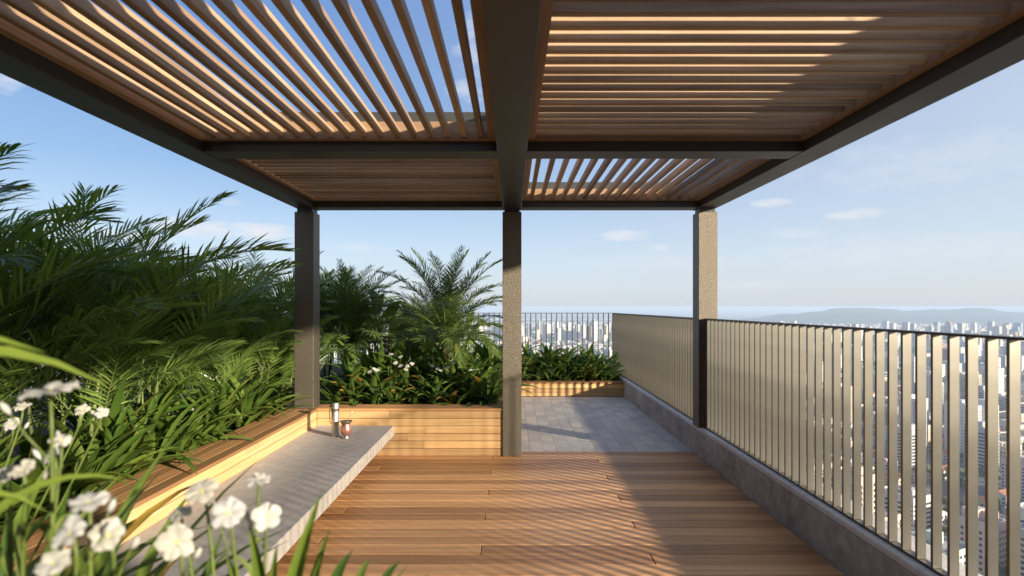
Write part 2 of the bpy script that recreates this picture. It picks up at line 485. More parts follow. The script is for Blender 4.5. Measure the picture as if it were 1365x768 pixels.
bn = empty('bench', (-1.65, 3.5, 0), 'wide grey board-marked concrete slab bench cantilevered from the left planter', 'bench')
t = MB(); t.box(XL+.002, -1.243, 1.06, YF-.003, .218, .324); t.build('slab', M['bench'], bn, bevel=.005)
t = MB()
for y in (1.6, 3.5, 5.3): t.box(XL+.03, -1.70, y-.05, y+.05, 0, .217)
t.build('support', M['beam'], bn)

# flask, mate cup, straw
fx, fy, fz = -1.708, 5.51, .324
fl = empty('thermos_flask', (fx, fy, fz), 'tall brushed steel thermos flask with dark band and side handle on the bench', 'flask')
t = MB(); t.lathe([(0, fz), (.034, fz), (.0355, fz+.004), (.0355, fz+.237), (.0335, fz+.2405)], fx, fy); t.build('body', M['steel'], fl, smooth=False)
t = MB(); t.lathe([(.0335, fz+.2405), (.0372, fz+.2415), (.0372, fz+.268), (.0335, fz+.269)], fx, fy); bd = t.build('band', M['band'], fl)
t = MB(); t.lathe([(.0335, fz+.269), (.0355, fz+.270), (.0355, fz+.312), (.033, fz+.318), (.020, fz+.320), (0, fz+.320)], fx, fy); t.build('lid', M['steel'], fl)
t = MB(); hx = fx-.056
t.tube([(fx-.036, fy, fz+.262), (hx, fy, fz+.262), (hx, fy, fz+.255), (hx+.004, fy, fz+.15), (hx+.008, fy, fz+.125), (fx-.034, fy, fz+.120)], .0035, 8); t.build('handle', M['band'], fl)
for ch in fl.children:
    for p in ch.data.polygons: p.use_smooth = True
    md = ch.modifiers.new('es', 'EDGE_SPLIT'); md.split_angle = R(35)
cx, cy = -1.577, 5.42
mc = empty('mate_cup', (cx, cy, fz), 'round copper mate cup with flared dark rim and silver foot', 'cup')
t = MB(); t.lathe([(.022, fz+.024), (.034, fz+.034), (.046, fz+.055), (.051, fz+.078), (.049, fz+.103), (.041, fz+.126), (.038, fz+.136)], cx, cy); t.build('body', M['copper'], mc, smooth=True)
t = MB(); t.lathe([(.038, fz+.136), (.043, fz+.146), (.058, fz+.162), (.060, fz+.166), (.057, fz+.167), (.041, fz+.150), (.036, fz+.140)], cx, cy); t.build('rim', M['darkrim'], mc, smooth=True)
t = MB(); t.lathe([(0, fz), (.031, fz), (.032, fz+.006), (.026, fz+.014), (.021, fz+.020), (.0225, fz+.0245)], cx, cy); t.build('foot', M['steel'], mc, smooth=True)
t = MB(); t.lathe([(.0385, fz+.148), (.02, fz+.153), (0, fz+.155)], cx, cy, 24); t.build('yerba', M['yerba'], mc, smooth=True)
sx = cx+.022
t = MB(); t.tube([(sx-.008, cy, fz+.13), (sx, cy, fz+.172), (sx+.006, cy, fz+.20), (sx+.022, cy, fz+.232), (sx+.040, cy, fz+.262)], [.0028,.0028,.0028,.0026,.0034], 8)
st = t.build('drinking_straw', M['steel'], None, smooth=True); tag(st, 'thin bent metal straw standing in the copper mate cup', 'straw')

# ------------------------------------------------------------------ plants
def frond(mb, base, az, a0, a1, L, nl, ll, lw, droop, start=.18, lift=.25, lr=random, bmax=68, bmin=22, rr=.006):
    base = Vector(base)
    n = 10; pts = [base]; tan = []
    side = Vector((-math.sin(az), math.cos(az), 0))
    sw = lr.uniform(-.25, .25)
    for i in range(n+1):
        t = i/n
        ph = a0 + (a1-a0)*t**1.35
        az2 = az + sw*t
        d = Vector((math.sin(ph)*math.cos(az2), math.sin(ph)*math.sin(az2), math.cos(ph)))
        tan.append(d)
        if i < n: pts.append(pts[-1] + d*(L/n))
    tone = lr.random()*.5+.2
    mb.tube(pts, [rr*(1-.75*i/n) for i in range(n+1)], 4, 1, tone, cap=False)
    for i in range(nl):
        tt = (i+.5)/nl
        t = start + (1-start)*tt
        k = min(int(t*n), n-1); fr = t*n-k
        p = pts[k].lerp(pts[k+1], fr); d = tan[k].lerp(tan[k+1], fr).normalized()
        s_ = side - d*side.dot(d); s_.normalize()
        nn = d.cross(s_)
        if nn.z < 0: nn = -nn
        le = ll*(math.sin(PI*(.16+.78*tt))**.75)*lr.uniform(.86, 1.1)
        beta = R(bmax + (bmin-bmax)*tt) * lr.uniform(.85, 1.12)
        for sg in (-1, 1):
            dd = (d*math.cos(beta) + s_*sg*math.sin(beta) + nn*lift*lr.uniform(.4, 1.4)).normalized()
            wv = d - dd*d.dot(dd); wv.normalize()
            wv = (wv + nn*lr.uniform(-.5, .5)).normalized()
            dr = droop*lr.uniform(.6, 1.4)
            idx = []
            for sc, wf in ((0, .45), (.33, 1.0), (.7, .72)):
                c_ = p + dd*(le*sc) - Vector((0,0,1))*(dr*le*sc*sc)
                for q_ in (-.5, .5):
                    mb.v.append(tuple(c_ + wv*(lw*wf*q_))); idx.append(len(mb.v)-1)
            c_ = p + dd*le - Vector((0,0,1))*(dr*le)
            mb.v.append(tuple(c_)); idx.append(len(mb.v)-1)
            r_ = min(max(tone + lr.uniform(-.45, .45), 0), .92)
            mb.face([idx[0], idx[1], idx[3], idx[2]], 0, r_)
            mb.face([idx[2], idx[3], idx[5], idx[4]], 0, r_)
            mb.face([idx[4], idx[5], idx[6]], 0, r_)

def strap(mb, base, az, a0, curl, L, W, lr, m=0, r=None, n=8, fold=.25, twist=0):
    base = Vector(base); p = base.copy()
    side = Vector((-math.sin(az), math.cos(az), 0))
    if r is None: r = lr.random()
    prev = None
    for i in range(n+1):
        t = i/n
        ph = a0 + curl*t**1.5
        d = Vector((math.sin(ph)*math.cos(az), math.sin(ph)*math.sin(az), math.cos(ph)))
        nn = d.cross(side)
        if nn.z < 0 and ph < PI/2: nn = -nn
        sd = (side*math.cos(twist*t) + nn*math.sin(twist*t))
        w_ = W*(.45+.55*min(1, t/.3))*(1-max(0, (t-.45)/.55)**1.8)
        if i == n:
            mb.v.append(tuple(p)); k = len(mb.v)-1
            mb.face([prev, prev+1, k], m, r); mb.face([prev+1, prev+2, k], m, r)
        else:
            a_ = len(mb.v)
            mb.v += [tuple(p - sd*w_/2 + nn*w_*fold), tuple(p), tuple(p + sd*w_/2 + nn*w_*fold)]
            if prev is not None:
                mb.face([prev, prev+1, a_+1, a_], m, r); mb.face([prev+1, prev+2, a_+2, a_+1], m, r)
            prev = a_
        p = p + d*(L/n)

def finish_plant(root, parts):
    for nm, mb, mats in parts:
        if mb.f: mb.build(nm, mats, root, smooth=True)

def areca(seed, ncane=7, hc=(.04, .80), L=(1.0, 1.5), ll=.37, spread=.26):
    lr = random.Random(seed)
    root = empty('feather_palm', (0,0,0), '', 'palm')
    fo = MB(); ca = MB()
    for c_ in range(ncane):
        a_ = lr.uniform(0, 2*PI); rad = lr.uniform(.02, spread)
        h = lr.uniform(*hc)
        b0 = Vector((rad*math.cos(a_), rad*math.sin(a_), 0))
        b1 = b0*1.5 + Vector((0, 0, h))
        ca.tube([b0, b0.lerp(b1, .5)+Vector((lr.uniform(-.02,.02), lr.uniform(-.02,.02), 0)), b1], [.016, .013, .010], 6, 0, lr.random())
        nf = lr.choice((4, 5, 5, 6))
        az0 = lr.uniform(0, 2*PI)
        for k in range(nf):
            az = az0 + k*2.4 + lr.uniform(-.3, .3)
            inner = k/(nf-1)
            a0 = R(lr.uniform(3, 12) + 30*(1-inner)); a1 = R(lr.uniform(45, 80) + 36*(1-inner))
            frond(fo, b1 - Vector((0, 0, .05*k*.5)), az, a0, a1, lr.uniform(*L), 36, ll*lr.uniform(.85, 1.1), .0145, lr.uniform(.10, .34), start=.2, lift=.3, lr=lr, bmax=58, bmin=20)
    finish_plant(root, [('foliage', fo, [M['palm'], M['cane']]), ('cane', ca, M['cane'])])
    return root

def place(proto, used, loc, rz, sc, label, group, cat=None):
    o = proto if not used.get(proto.name) else copy_tree(proto)
    used[proto.name] = True
    o.location = loc; o.rotation_euler = (0, 0, rz); o.scale = (sc, sc, sc)
    o['label'] = label
    if group: o['group'] = group
    return o
ORD = ['nearest', 'second', 'third', 'fourth', 'fifth', 'sixth', 'seventh', 'eighth', 'ninth', 'tenth', 'eleventh', 'twelfth', 'thirteenth', 'fourteenth', 'fifteenth', 'sixteenth', 'seventeenth', 'eighteenth', 'nineteenth', 'twentieth']

used = {}
arecas = [areca(11), areca(12), areca(13, 7), areca(14, 5)]
gp = 'feathery palms in the left planter'
front = [(-2.98, 2.75), (-3.05, 3.3), (-3.05, 3.85), (-3.08, 4.4), (-3.28, 4.95), (-3.38, 5.55), (-3.2, 6.5), (-2.95, 7.4), (-2.8, 8.3)]
for i, (x, y) in enumerate(front):
    sc = [1.12, 1.10, 1.05, 1.04, 1.0, 1.0, 1.0, .98, 1.0][i]
    place(arecas[i % 4], used, (x, y, .42), i*1.9+.4, sc, 'dark feathery palm clump in the front row of the left planter, %s from the viewer' % ORD[i], gp)
for i, (x, y, sc_) in enumerate([(-2.95, 4.75, .66), (-2.82, 5.35, .62), (-2.8, 6.1, .66), (-2.72, 6.85, .62)]):
    place(arecas[(i+2) % 4], used, (x, y, .42), i*2.3, sc_, 'low feathery palm clump beside the dark left post, %s from the viewer' % ORD[i], gp)
k = 0
for y in (3.0, 4.4, 5.9, 7.4, 9.0):
    place(arecas[(k*3+1) % 4], used, (-3.95+rng.uniform(-.15, .15), y, .42), rng.uniform(0, 6.28), rng.uniform(.86, .98), 'dark feathery palm clump half hidden in the middle row of the left planter', gp); k += 1

def date_palm(seed, h, nf, L):
    lr = random.Random(seed)
    root = empty('date_palm', (0,0,0), '', 'palm')
    fo = MB(); tr = MB()
    pts = []; rad = []
    n = 14
    for i in range(n+1):
        t = i/n
        pts.append((.03*math.sin(t*2.2), .02*math.sin(t*3), h*t)); rad.append((.055+.012*(i % 2))*(1+.35*(t > .75)))
    tr.tube(pts, rad, 10, 0, .5)
    top = Vector(pts[-1])
    for k in range(nf):
        az = k*2.39996 + lr.uniform(-.2, .2)
        u = k/(nf-1)                        # 0 young upright .. 1 old drooping
        a0 = R(4 + 66*u + lr.uniform(-6, 6)); a1 = R(42 + 118*u**.8 + lr.uniform(-8, 8))
        frond(fo, top + Vector((0, 0, .04-.12*u)), az, a0, a1, L*lr.uniform(.85, 1.08)*(.75+.25*math.sin(PI*min(1, .25+u))), 42, .265, .0115, lr.uniform(.15, .35), start=.14, lift=.35, lr=lr, bmax=62, bmin=25, rr=.008)
    finish_plant(root, [('crown', fo, [M['date'], M['cane']]), ('trunk', tr, M['trunk'])])
    return root
dp = date_palm(31, .70, 58, 1.32)
gd = 'date palms in the middle planter'
for (x, y, sc_, lb) in ((-2.5, 9.7, .86, 'feathery palm clump at the back of the middle planter behind the left post'), (-1.72, 10.6, .78, 'feathery palm clump at the back of the middle planter against the far balustrade'), (-1.45, 9.1, .55, 'low feathery palm clump filling the gap left of the date palm')):
    place(arecas[int(x*7) % 4], used, (x, y, .42), x*3, sc_, lb, 'feathery palms in the middle planter')
place(dp, used, (-.92, 7.75, .42), .3, 1.0, 'fine-leaved date palm with arching fronds rising in the middle planter', gd)
place(dp, used, (-2.2, 7.8, .42), 2.1, .9, 'fine-leaved date palm partly hidden behind the dark left post', gd)
place(dp, used, (-1.5, 9.9, .42), 4.0, .72, 'smaller fine-leaved date palm at the back of the middle planter', gd)

def strap_plant(seed, name, n, L, W, mat, lo=6, hi=62, curl=(30, 95)):
    lr = random.Random(seed)
    root = empty(name, (0,0,0), '', 'plant')
    fo = MB()
    for i in range(n):
        az = i*2.4 + lr.uniform(-.4, .4)
        u = lr.random()
        b = (lr.uniform(-.05, .05), lr.uniform(-.05, .05), 0)
        strap(fo, b, az, R(lo+(hi-lo)*u), R(lr.uniform(*curl)), lr.uniform(*L), W*lr.uniform(.8, 1.15), lr, r=lr.random()**1.1, twist=lr.uniform(-.5, .5))
    finish_plant(root, [('foliage', fo, mat)])
    return root
strapA = [strap_plant(s, 'strap_leaf_plant', 25, (.38, .68), .056, M['strap']) for s in (41, 42, 43)]
strapB = [strap_plant(s, 'lily_plant', 24, (.32, .58), .062, M['strap_dark'], 8, 66) for s in (51, 52, 53)]

# left planter edge row
gs = 'strap-leaved plants along the left planter'
ys = [1.45, 1.8, 2.1, 2.42, 2.72, 3.0, 3.3, 3.62, 3.95, 4.28, 4.6, 4.95, 5.3, 5.62]
for i, y in enumerate(ys):
    place(strapA[i % 3], used, (-2.52+rng.uniform(-.05, .05), y, .42), rng.uniform(0, 6.28), rng.uniform(.98, 1.25), 'strap-leaved green plant at the left planter edge, %s from the viewer' % ORD[i], gs)
for i, y in enumerate([1.7, 2.25, 2.8, 3.3, 3.85, 4.4, 4.95, 5.5, 6.05, 6.5]):
    place(strapA[(i+1) % 3], used, (-2.82+rng.uniform(-.08, .08), y+.1, .42), rng.uniform(0, 6.28), rng.uniform(1.0, 1.3), 'taller strap-leaved plant under the feathery palms in the left planter', gs)
# middle planter front row and second row
gm = 'strap-leaved plants in the middle planter'
xs = [-2.0, -1.78, -1.55, -1.33, -1.1, -.88, -.66, -.44, -.26]
for i, x in enumerate(xs):
    place(strapB[i % 3], used, (x, 6.45+rng.uniform(-.04, .04), .42), rng.uniform(0, 6.28), rng.uniform(.8, .98), 'dark lily plant on the front edge of the middle planter, %s from the right post' % ORD[len(xs)-1-i].replace('nearest', 'first'), gm)
for i, x in enumerate([-1.95, -1.7, -1.45, -1.2, -.95, -.7, -.5, -.32]):
    place(strapB[(i+2) % 3], used, (x, 6.85, .42), rng.uniform(0, 6.28), rng.uniform(1.25, 1.5), 'taller dark lily plant behind the front row of the middle planter', gm)
for i, (x, y) in enumerate([(-.4, 7.4), (-.33, 8.1), (-.35, 8.9), (-.4, 9.7), (-1.2, 8.6), (-1.75, 7.3), (-1.35, 7.3), (-1.05, 7.2), (-.7, 7.25), (-1.95, 8.4), (-1.5, 8.9), (-.9, 9.6), (-1.9, 9.8)]):
    place(strapA[i % 3], used, (x, y, .42), rng.uniform(0, 6.28), rng.uniform(1.3, 1.6), 'upright strap-leaved plant around the date palm trunks', gm)
# far planter
gf = 'strap-leaved plants in the far planter'
for row, (y, s0) in enumerate([(10.42, 1.1), (10.72, 1.5), (11.05, 1.75)]):
    for i in range(8):
        x = -.02 + i*.25 + rng.uniform(-.05, .05)
        if x > 1.83: continue
        place(strapB[(i+row) % 3], used, (x, y, .2), rng.uniform(0, 6.28), s0*rng.uniform(.9, 1.1), ('dark green strap plant on the front edge of the far planter, %s from the left' % ORD[i].replace('nearest', 'first')) if row == 0 else 'dark green strap plant in the back rows of the far planter', gf)

# broad-leaved plants behind
def broad_plant(seed):
    lr = random.Random(seed)
    root = empty('broad_leaf_plant', (0,0,0), '', 'plant')
    fo = MB(); stt = MB()
    for i in range(9):
        az = i*2.4+lr.uniform(-.3, .3)
        h = lr.uniform(.5, .95)
        b = Vector((.06*math.cos(az), .06*math.sin(az), 0)); tp = b*3 + Vector((0, 0, h))
        stt.tube([b, b.lerp(tp, .5)*1.02, tp], [.012, .01, .007], 5)
        strap(fo, tp, az, R(lr.uniform(15, 45)), R(lr.uniform(40, 80)), lr.uniform(.4, .6), .15, lr, n=10, fold=.12)
    finish_plant(root, [('foliage', fo, M['broad']), ('stalk', stt, M['cane'])])
    return root
bp = broad_plant(61)
place(bp, used, (-1.85, 8.3, .42), .2, 1.12, 'yellow-green broad-leaved plant just right of the dark left post', 'broad-leaved plants')
place(bp, used, (-2.3, 9.2, .42), 1.9, 1.15, 'yellow-green broad-leaved plant behind the left post, farther back', 'broad-leaved plants')
place(bp, used, (-.75, 9.0, .42), 3.1, .85, 'yellow-green broad-leaved plant behind the date palm crown', 'broad-leaved plants')

# ---- flowers
def blossom(mb, c, nrm, Rf, lr, cup=.17):
    """five broad overlapping petals around a yellow eye"""
    nrm = Vector(nrm).normalized()
    u = nrm.orthogonal().normalized(); w_ = nrm.cross(u)
    rot = lr.uniform(0, 6.28)
    for k in range(5):
        a0 = rot + k*2*PI/5
        wid = lr.uniform(.92, 1.12); rv_ = lr.uniform(.88, 1.08)
        tilt = lr.uniform(-.12, .16)
        nu, nv = 6, 5
        base = len(mb.v)
        ph = lr.uniform(0, 6)
        for i in range(nu+1):
            t = i/nu
            rr_ = Rf*rv_*(.06+.94*t)
            half = (0.50+.42*math.sin(PI*min(1, .10+.62*t)))*wid * (1 - .22*max(0, t-.8)/.2)
            for j in range(nv+1):
                s_ = -1+2*j/nv
                a_ = a0 + s_*half*.82
                rad = rr_*(1-.20*t*s_*s_ - .07*t*(1-abs(s_)) + .03*t*math.sin(7*s_+ph*2))
                h = Rf*(cup*(.35 + 1.2*t - 1.25*t*t) + tilt*t + .10*t*math.sin(5*s_+ph) + .012*k + .05*t*s_)
                p = Vector(c) + (u*math.cos(a_) + w_*math.sin(a_))*rad + nrm*h
                mb.v.append(tuple(p))
        r_ = lr.random()*.9
        for i in range(nu):
            for j in range(nv):
                a_ = base+i*(nv+1)+j
                mb.face([a_, a_+1, a_+nv+2, a_+nv+1], 0, r_)
    # eye
    n0 = len(mb.v)
    for k in range(8):
        a_ = 2*PI*k/8
        mb.v.append(tuple(Vector(c) + (u*math.cos(a_)+w_*math.sin(a_))*Rf*.13 + nrm*Rf*(cup*.42)))
    mb.v.append(tuple(Vector(c) + nrm*Rf*(cup*.42+.1)))
    for k in range(8): mb.face([n0+k, n0+(k+1) % 8, n0+8], 1, .5)
    # calyx
    n0 = len(mb.v)
    for k in range(8):
        a_ = 2*PI*k/8
        mb.v.append(tuple(Vector(c) + (u*math.cos(a_)+w_*math.sin(a_))*Rf*.17 + nrm*Rf*cup*.32))
    mb.v.append(tuple(Vector(c) - nrm*Rf*.35))
    for k in range(8): mb.face([n0+(k+1) % 8, n0+k, n0+8], 2, .5)

def flower_plant(name, base, heads, label, group, lr, nleaf=16, Ll=(.3, .5), W=.03, mat=None, stem_r=.003):
    """heads: list of (centre, normal, radius). Stems run from the base up to each head."""
    base = Vector(base)
    root = empty(name, base, label, 'flowering plant', group)
    fo = MB()
    for i in range(nleaf):
        strap(fo, base + Vector((lr.uniform(-.05, .05), lr.uniform(-.05, .05), 0)), i*2.4+lr.uniform(-.4, .4), R(lr.uniform(5, 55)), R(lr.uniform(25, 80)), lr.uniform(*Ll), W*lr.uniform(.8, 1.2), lr, twist=lr.uniform(-.4, .4))
    if fo.f: fo.build('foliage', mat or M['strap'], root, smooth=True)
    sm = MB()
    for (c, nrm, rf) in heads:
        c = Vector(c); nrm = Vector(nrm).normalized()
        e_ = c - nrm*rf*.3
        b0 = base + Vector((lr.uniform(-.04, .04), lr.uniform(-.04, .04), 0))
        m1 = b0.lerp(e_, .5) + Vector((lr.uniform(-.03, .03), lr.uniform(-.03, .03), .04))
        m2 = e_ - nrm*rf*.9 - Vector((0, 0, rf*1.2))
        pts = []
        for i in range(9):
            t = i/8
            pts.append(b0*(1-t)**3 + m1*3*t*(1-t)**2 + m2*3*t*t*(1-t) + e_*t**3)
        sm.tube(pts, [stem_r*(1.25-.55*i/8) for i in range(9)], 6, 0, lr.random()*.9)
        # one bract on the way up
        if stem_r > .0025:
            strap(sm, pts[5], lr.uniform(0, 6.28), R(25), R(50), lr.uniform(.05, .10), .014, lr, n=5, r=lr.random()*.9)
        fb = MB(); blossom(fb, c, nrm, rf, lr)
        fb.build('flower', [M['petal'], M['eye'], M['stem']], root, smooth=True)
    if stem_r > .0025:
        for (c, nrm, rf) in heads[:3]:
            c = Vector(c)
            q0 = c - Vector((0, 0, rf*2.2)) - Vector(nrm).normalized()*rf*.4
            q1 = c + Vector((lr.choice((-1, 1))*rf*lr.uniform(.8, 1.5), lr.uniform(-.01, .02), -rf*lr.uniform(.1, .9)))
            sm.tube([q0, q0.lerp(q1, .6)+Vector((0, 0, -.004)), q1], [.0016, .0013, .0012], 5, 0, .6)
            ax = (q1-q0).normalized()
            bd2 = MB(); bd2.tube([q1-ax*.004, q1+ax*.002, q1+ax*.008, q1+ax*.014, q1+ax*.018], [.0012, .0038, .0046, .003, .0006], 7, 0, .4)
            bd2.build('flower_bud', M['petal'], root, smooth=True)
    sm.build('stem', M['stem'], root, smooth=True)
    return root

lr = random.Random(77)
def toward(c, yaw=0, up=.5):
    """a facing: towards the viewer's side, turned by yaw and tipped up"""
    return Vector((math.sin(R(yaw)), -math.cos(R(yaw)), up)).normalized()
gfl = 'white flowering plants nearest the viewer'
def heads(lst):
    out = []
    for (px, py, d, dia, yaw, up) in lst:
        c = unproject(px, py, d); out.append((c, toward(c, yaw, up), dia*d/F/2*.78))
    return out
# cluster low in the centre-left foreground
h1 = heads([(236, 722, .82, 64, 10, .5), (305, 684, .86, 62, 15, .9), (356, 688, .90, 54, 25, .6), (270, 656, .90, 62, -10, 1.3), (240, 686, .92, 46, -30, 2.6), (345, 641, 1.0, 44, 30, 4.0)])
flower_plant('flowering_plant', (-.40, .86, .45), h1, 'white five-petalled flowers clustered over the near end of the bench', gfl, lr, 18, (.45, .75), .036)
h2 = heads([(145, 714, .72, 62, 5, .9), (94, 712, .70, 66, -10, 1.0), (118, 672, .74, 66, 0, 3.2), (72, 752, .68, 60, 0, 1.6)])
flower_plant('flowering_plant', (-.55, .70, .45), h2, 'white flowers, blurred and low at the bottom left corner', gfl, lr, 22, (.45, .8), .038)
h3 = heads([(82, 588, .95, 36, 20, 2.0), (70, 606, .98, 36, -20, .8), (30, 628, .80, 46, 0, 1.5), (8, 634, .85, 40, 0, 1.0)])
flower_plant('flowering_plant', (-.85, .92, .45), h3, 'white flowers on long pale stems left of the planter cap', gfl, lr, 20, (.45, .85), .038)
h4 = heads([(66, 524, .80, 92, 0, 5.0)])
flower_plant('flowering_plant', (-.70, .84, .45), h4, 'single large white flower seen edge-on under the arching leaf at left', gfl, lr, 8, (.4, .6), .034)
h5 = heads([(16, 566, 1.5, 30, 10, 1.0), (110, 547, 1.55, 26, 10, 1.2), (136, 551, 1.55, 24, 30, 1.0), (30, 543, 1.5, 30, 0, 3.0)])
flower_plant('flowering_plant', (-1.55, 1.5, .42), h5, 'small white flowers in front of the feathery palms at left', gfl, lr, 16, (.5, .8), .036)

# strap leaves standing up at the bottom edge and one arching in from the left
def leaf_clump(name, base, tips, label, mat, lr):
    base = Vector(base); root = empty(name, base, label, 'plant', 'strap leaves nearest the viewer')
    fo = MB()
    for (px, py, qx, qy, d, w_) in tips:
        tip = unproject(px, py, d); b0 = base + Vector((lr.uniform(-.06, .06), lr.uniform(-.04, .04), 0))
        ctrl = unproject(px + (qx-px)*2.6, py + (qy-py)*2.6, d*.99)
        side = (tip-ctrl).cross(Vector((.25, 1, .1))).normalized()
        prev = None; r_ = lr.random()*.85; n = 18
        for i in range(n+1):
            t = i/n
            p = b0*(1-t)**2 + ctrl*2*t*(1-t) + tip*t*t
            ww = w_*(.5+.5*min(1, t/.35))*(1-max(0, (t-.62)/.38)**1.7)
            if i == n:
                fo.v.append(tuple(p)); k = len(fo.v)-1
                fo.face([prev, prev+1, k], 0, r_); fo.face([prev+1, prev+2, k], 0, r_)
            else:
                a_ = len(fo.v); nn = Vector((0, .35*ww, 0))
                fo.v += [tuple(p-side*ww/2-nn*.5), tuple(p+nn*.5), tuple(p+side*ww/2-nn*.5)]
                if prev is not None:
                    fo.face([prev, prev+1, a_+1, a_], 0, r_); fo.face([prev+1, prev+2, a_+2, a_+1], 0, r_)
                prev = a_
    fo.build('foliage', mat, root, smooth=True)
    return root
leaf_clump('strap_leaf_plant', (-.42, .93, .45), [(430, 651, 388, 768, .95, .040), (441, 702, 415, 768, 1.0, .025), (331, 694, 352, 768, .9, .042), (370, 724, 362, 768, .95, .024), (300, 735, 318, 768, .9, .03)], 'tall green strap leaves standing up at the bottom edge before the bench', M['strap'], lr)
leaf_clump('strap_leaf_plant', (-.24, .93, .45), [(471, 733, 436, 768, .95, .036), (494, 743, 472, 768, .97, .03), (534, 748, 503, 768, .95, .03), (572, 764, 545, 790, 1.0, .026)], 'short dark strap leaves fanning out at the bottom edge over the deck', M['strap_dark'], lr)
# arching leaves from the left
la = empty('strap_leaf_plant', (-.95, .55, .45), 'long blurred leaf arching in from the left edge above the flowers', 'plant', 'strap leaves nearest the viewer')
fo = MB()
for (pts_, w_) in (([(-.95, .55, .45), (-.92, .60, 1.75), (unproject(140, 512, .72))], .030), ([(-.95, .56, .45), (-.95, .62, 1.70), (unproject(60, 470, .70))], .026), ([(-.9, .6, .45), (-.85, .70, 1.5), (unproject(60, 680, .75))], .018), ([(-.9, .6, .45), (-.8, .70, 1.45), (unproject(170, 640, .8))], .016)):
    b0, c0, tip = [Vector(p) for p in pts_]
    prev = None; n = 16; r_ = .93
    for i in range(n+1):
        t = i/n
        p = b0*(1-t)**2 + c0*2*t*(1-t) + tip*t*t
        tn = ((c0-b0)*(1-t) + (tip-c0)*t).normalized()
        side = tn.cross(Vector((.25, -.72, .62)))
        if side.length < .1: side = tn.cross(Vector((0, 1, 0)))
        side.normalize()
        ww = w_*(1-max(0, (t-.55)/.45)**1.8)+.0005
        a_ = len(fo.v); fo.v += [tuple(p-side*ww/2), tuple(p+Vector((0, 0, -.15*ww))), tuple(p+side*ww/2)]
        if prev is not None:
            fo.face([prev, prev+1, a_+1, a_], 0, r_); fo.face([prev+1, prev+2, a_+2, a_+1], 0, r_)
        prev = a_
fo.build('foliage', M['strap'], la, smooth=True)
tallp = [strap_plant(s_, 'strap_leaf_plant', 30, (.58, .92), .050, M['strap'], 3, 50, (25, 80)) for s_ in (71, 72)]
for i, (x, y, sc_) in enumerate([(-.92, .98, .95), (-.74, .92, .9), (-.58, .88, .86), (-1.15, 1.15, 1.0), (-.47, .80, .84), (-1.35, 1.35, 1.0), (-.80, .70, .8), (-.66, .97, .92), (-.98, 1.15, .98), (-.53, .70, .8)]):
    place(tallp[i % 2], used, (x, y, .45), rng.uniform(0, 6.28), sc_, 'blurred tall strap-leaved plant among the white flowers at bottom left', 'strap leaves nearest the viewer')
# filler leaves low at left, near the viewer
for i, (x, y) in enumerate([(-1.15, .95), (-.95, .8), (-1.3, 1.2), (-.75, .62), (-1.45, .9)]):
    place(strapA[i % 3], used, (x, y, .47), rng.uniform(0, 6.28), [1.0, 1.0, 1.05, .9, 1.15][i], 'blurred strap-leaved plant below the white flowers at left', 'strap leaves nearest the viewer')

# small white flowers in the middle planter and along the left one
def small_flowers(base, pts, label, dia, lr):
    hs = []
    for (px, py, d) in pts:
        c = unproject(px, py, d); hs.append((c, toward(c, lr.uniform(-40, 40), lr.uniform(.6, 2.5)), dia/2))
    return flower_plant('flowering_plant', base, hs, label, 'small white flowering plants', lr, 0, stem_r=.0022)
small_flowers((-1.48, 6.75, .42), [(521, 473, 6.6), (534, 476, 6.65), (534, 488, 6.6), (543, 489, 6.55), (549, 485, 6.7), (541, 493, 6.6), (499, 492, 6.6), (493, 496, 6.6), (503, 494, 6.65), (527, 484, 6.6)], 'cluster of small white flowers left of the date palm', .062, lr)
small_flowers((-.82, 6.72, .42), [(597, 490, 6.6), (604, 484, 6.65), (584, 492, 6.6), (588, 494, 6.55), (628, 493, 6.7), (635, 493, 6.7), (576, 488, 6.7)], 'cluster of small white flowers between the date palm and centre post', .062, lr)
small_flowers((-2.62, 3.75, .42), [(258, 546, 4.3), (278, 545, 4.3), (196, 577, 3.9), (182, 570, 3.9)], 'few tiny white flowers low in the left planter', .035, lr)
small_flowers((.85, 10.75, .2), [(712, 470, 10.6), (748, 471, 10.5), (800, 468, 10.6)], 'few white flowers among the dark plants of the far planter', .05, lr)

# ------------------------------------------------------------------ city
GZ = -150.0
m = NT('city_ground')
vo = m.n('ShaderNodeTexVoronoi'); vo.inputs['Scale'].default_value = .03
m.l(m.coords((1,1,1)), vo.inputs['Vector'])
sepr = m.n('ShaderNodeSeparateColor'); m.l(vo.outputs['Color'], sepr.inputs[0])
big = m.noise(m.coords((1,1,1)), .0022, 5, .6)
c = m.ramp(sepr.outputs[0], [(0, (.09,.09,.09)), (.35, (.16,.15,.14)), (.55, (.22,.16,.12)), (.75, (.05,.075,.03)), (1, (.30,.29,.28))])
c = m.mix(m.ramp(big, [(.45, 0.0), (.6, .85)]), c, (.04,.062,.025))
M['ground'] = m.done(m.bsdf(c, .9))
g = MB(); g.quad((-29000, -3500, GZ), (33000, -3500, GZ), (33000, 29500, GZ), (-29000, 29500, GZ))
tag(g.build('ground', M['ground']), kind='structure')

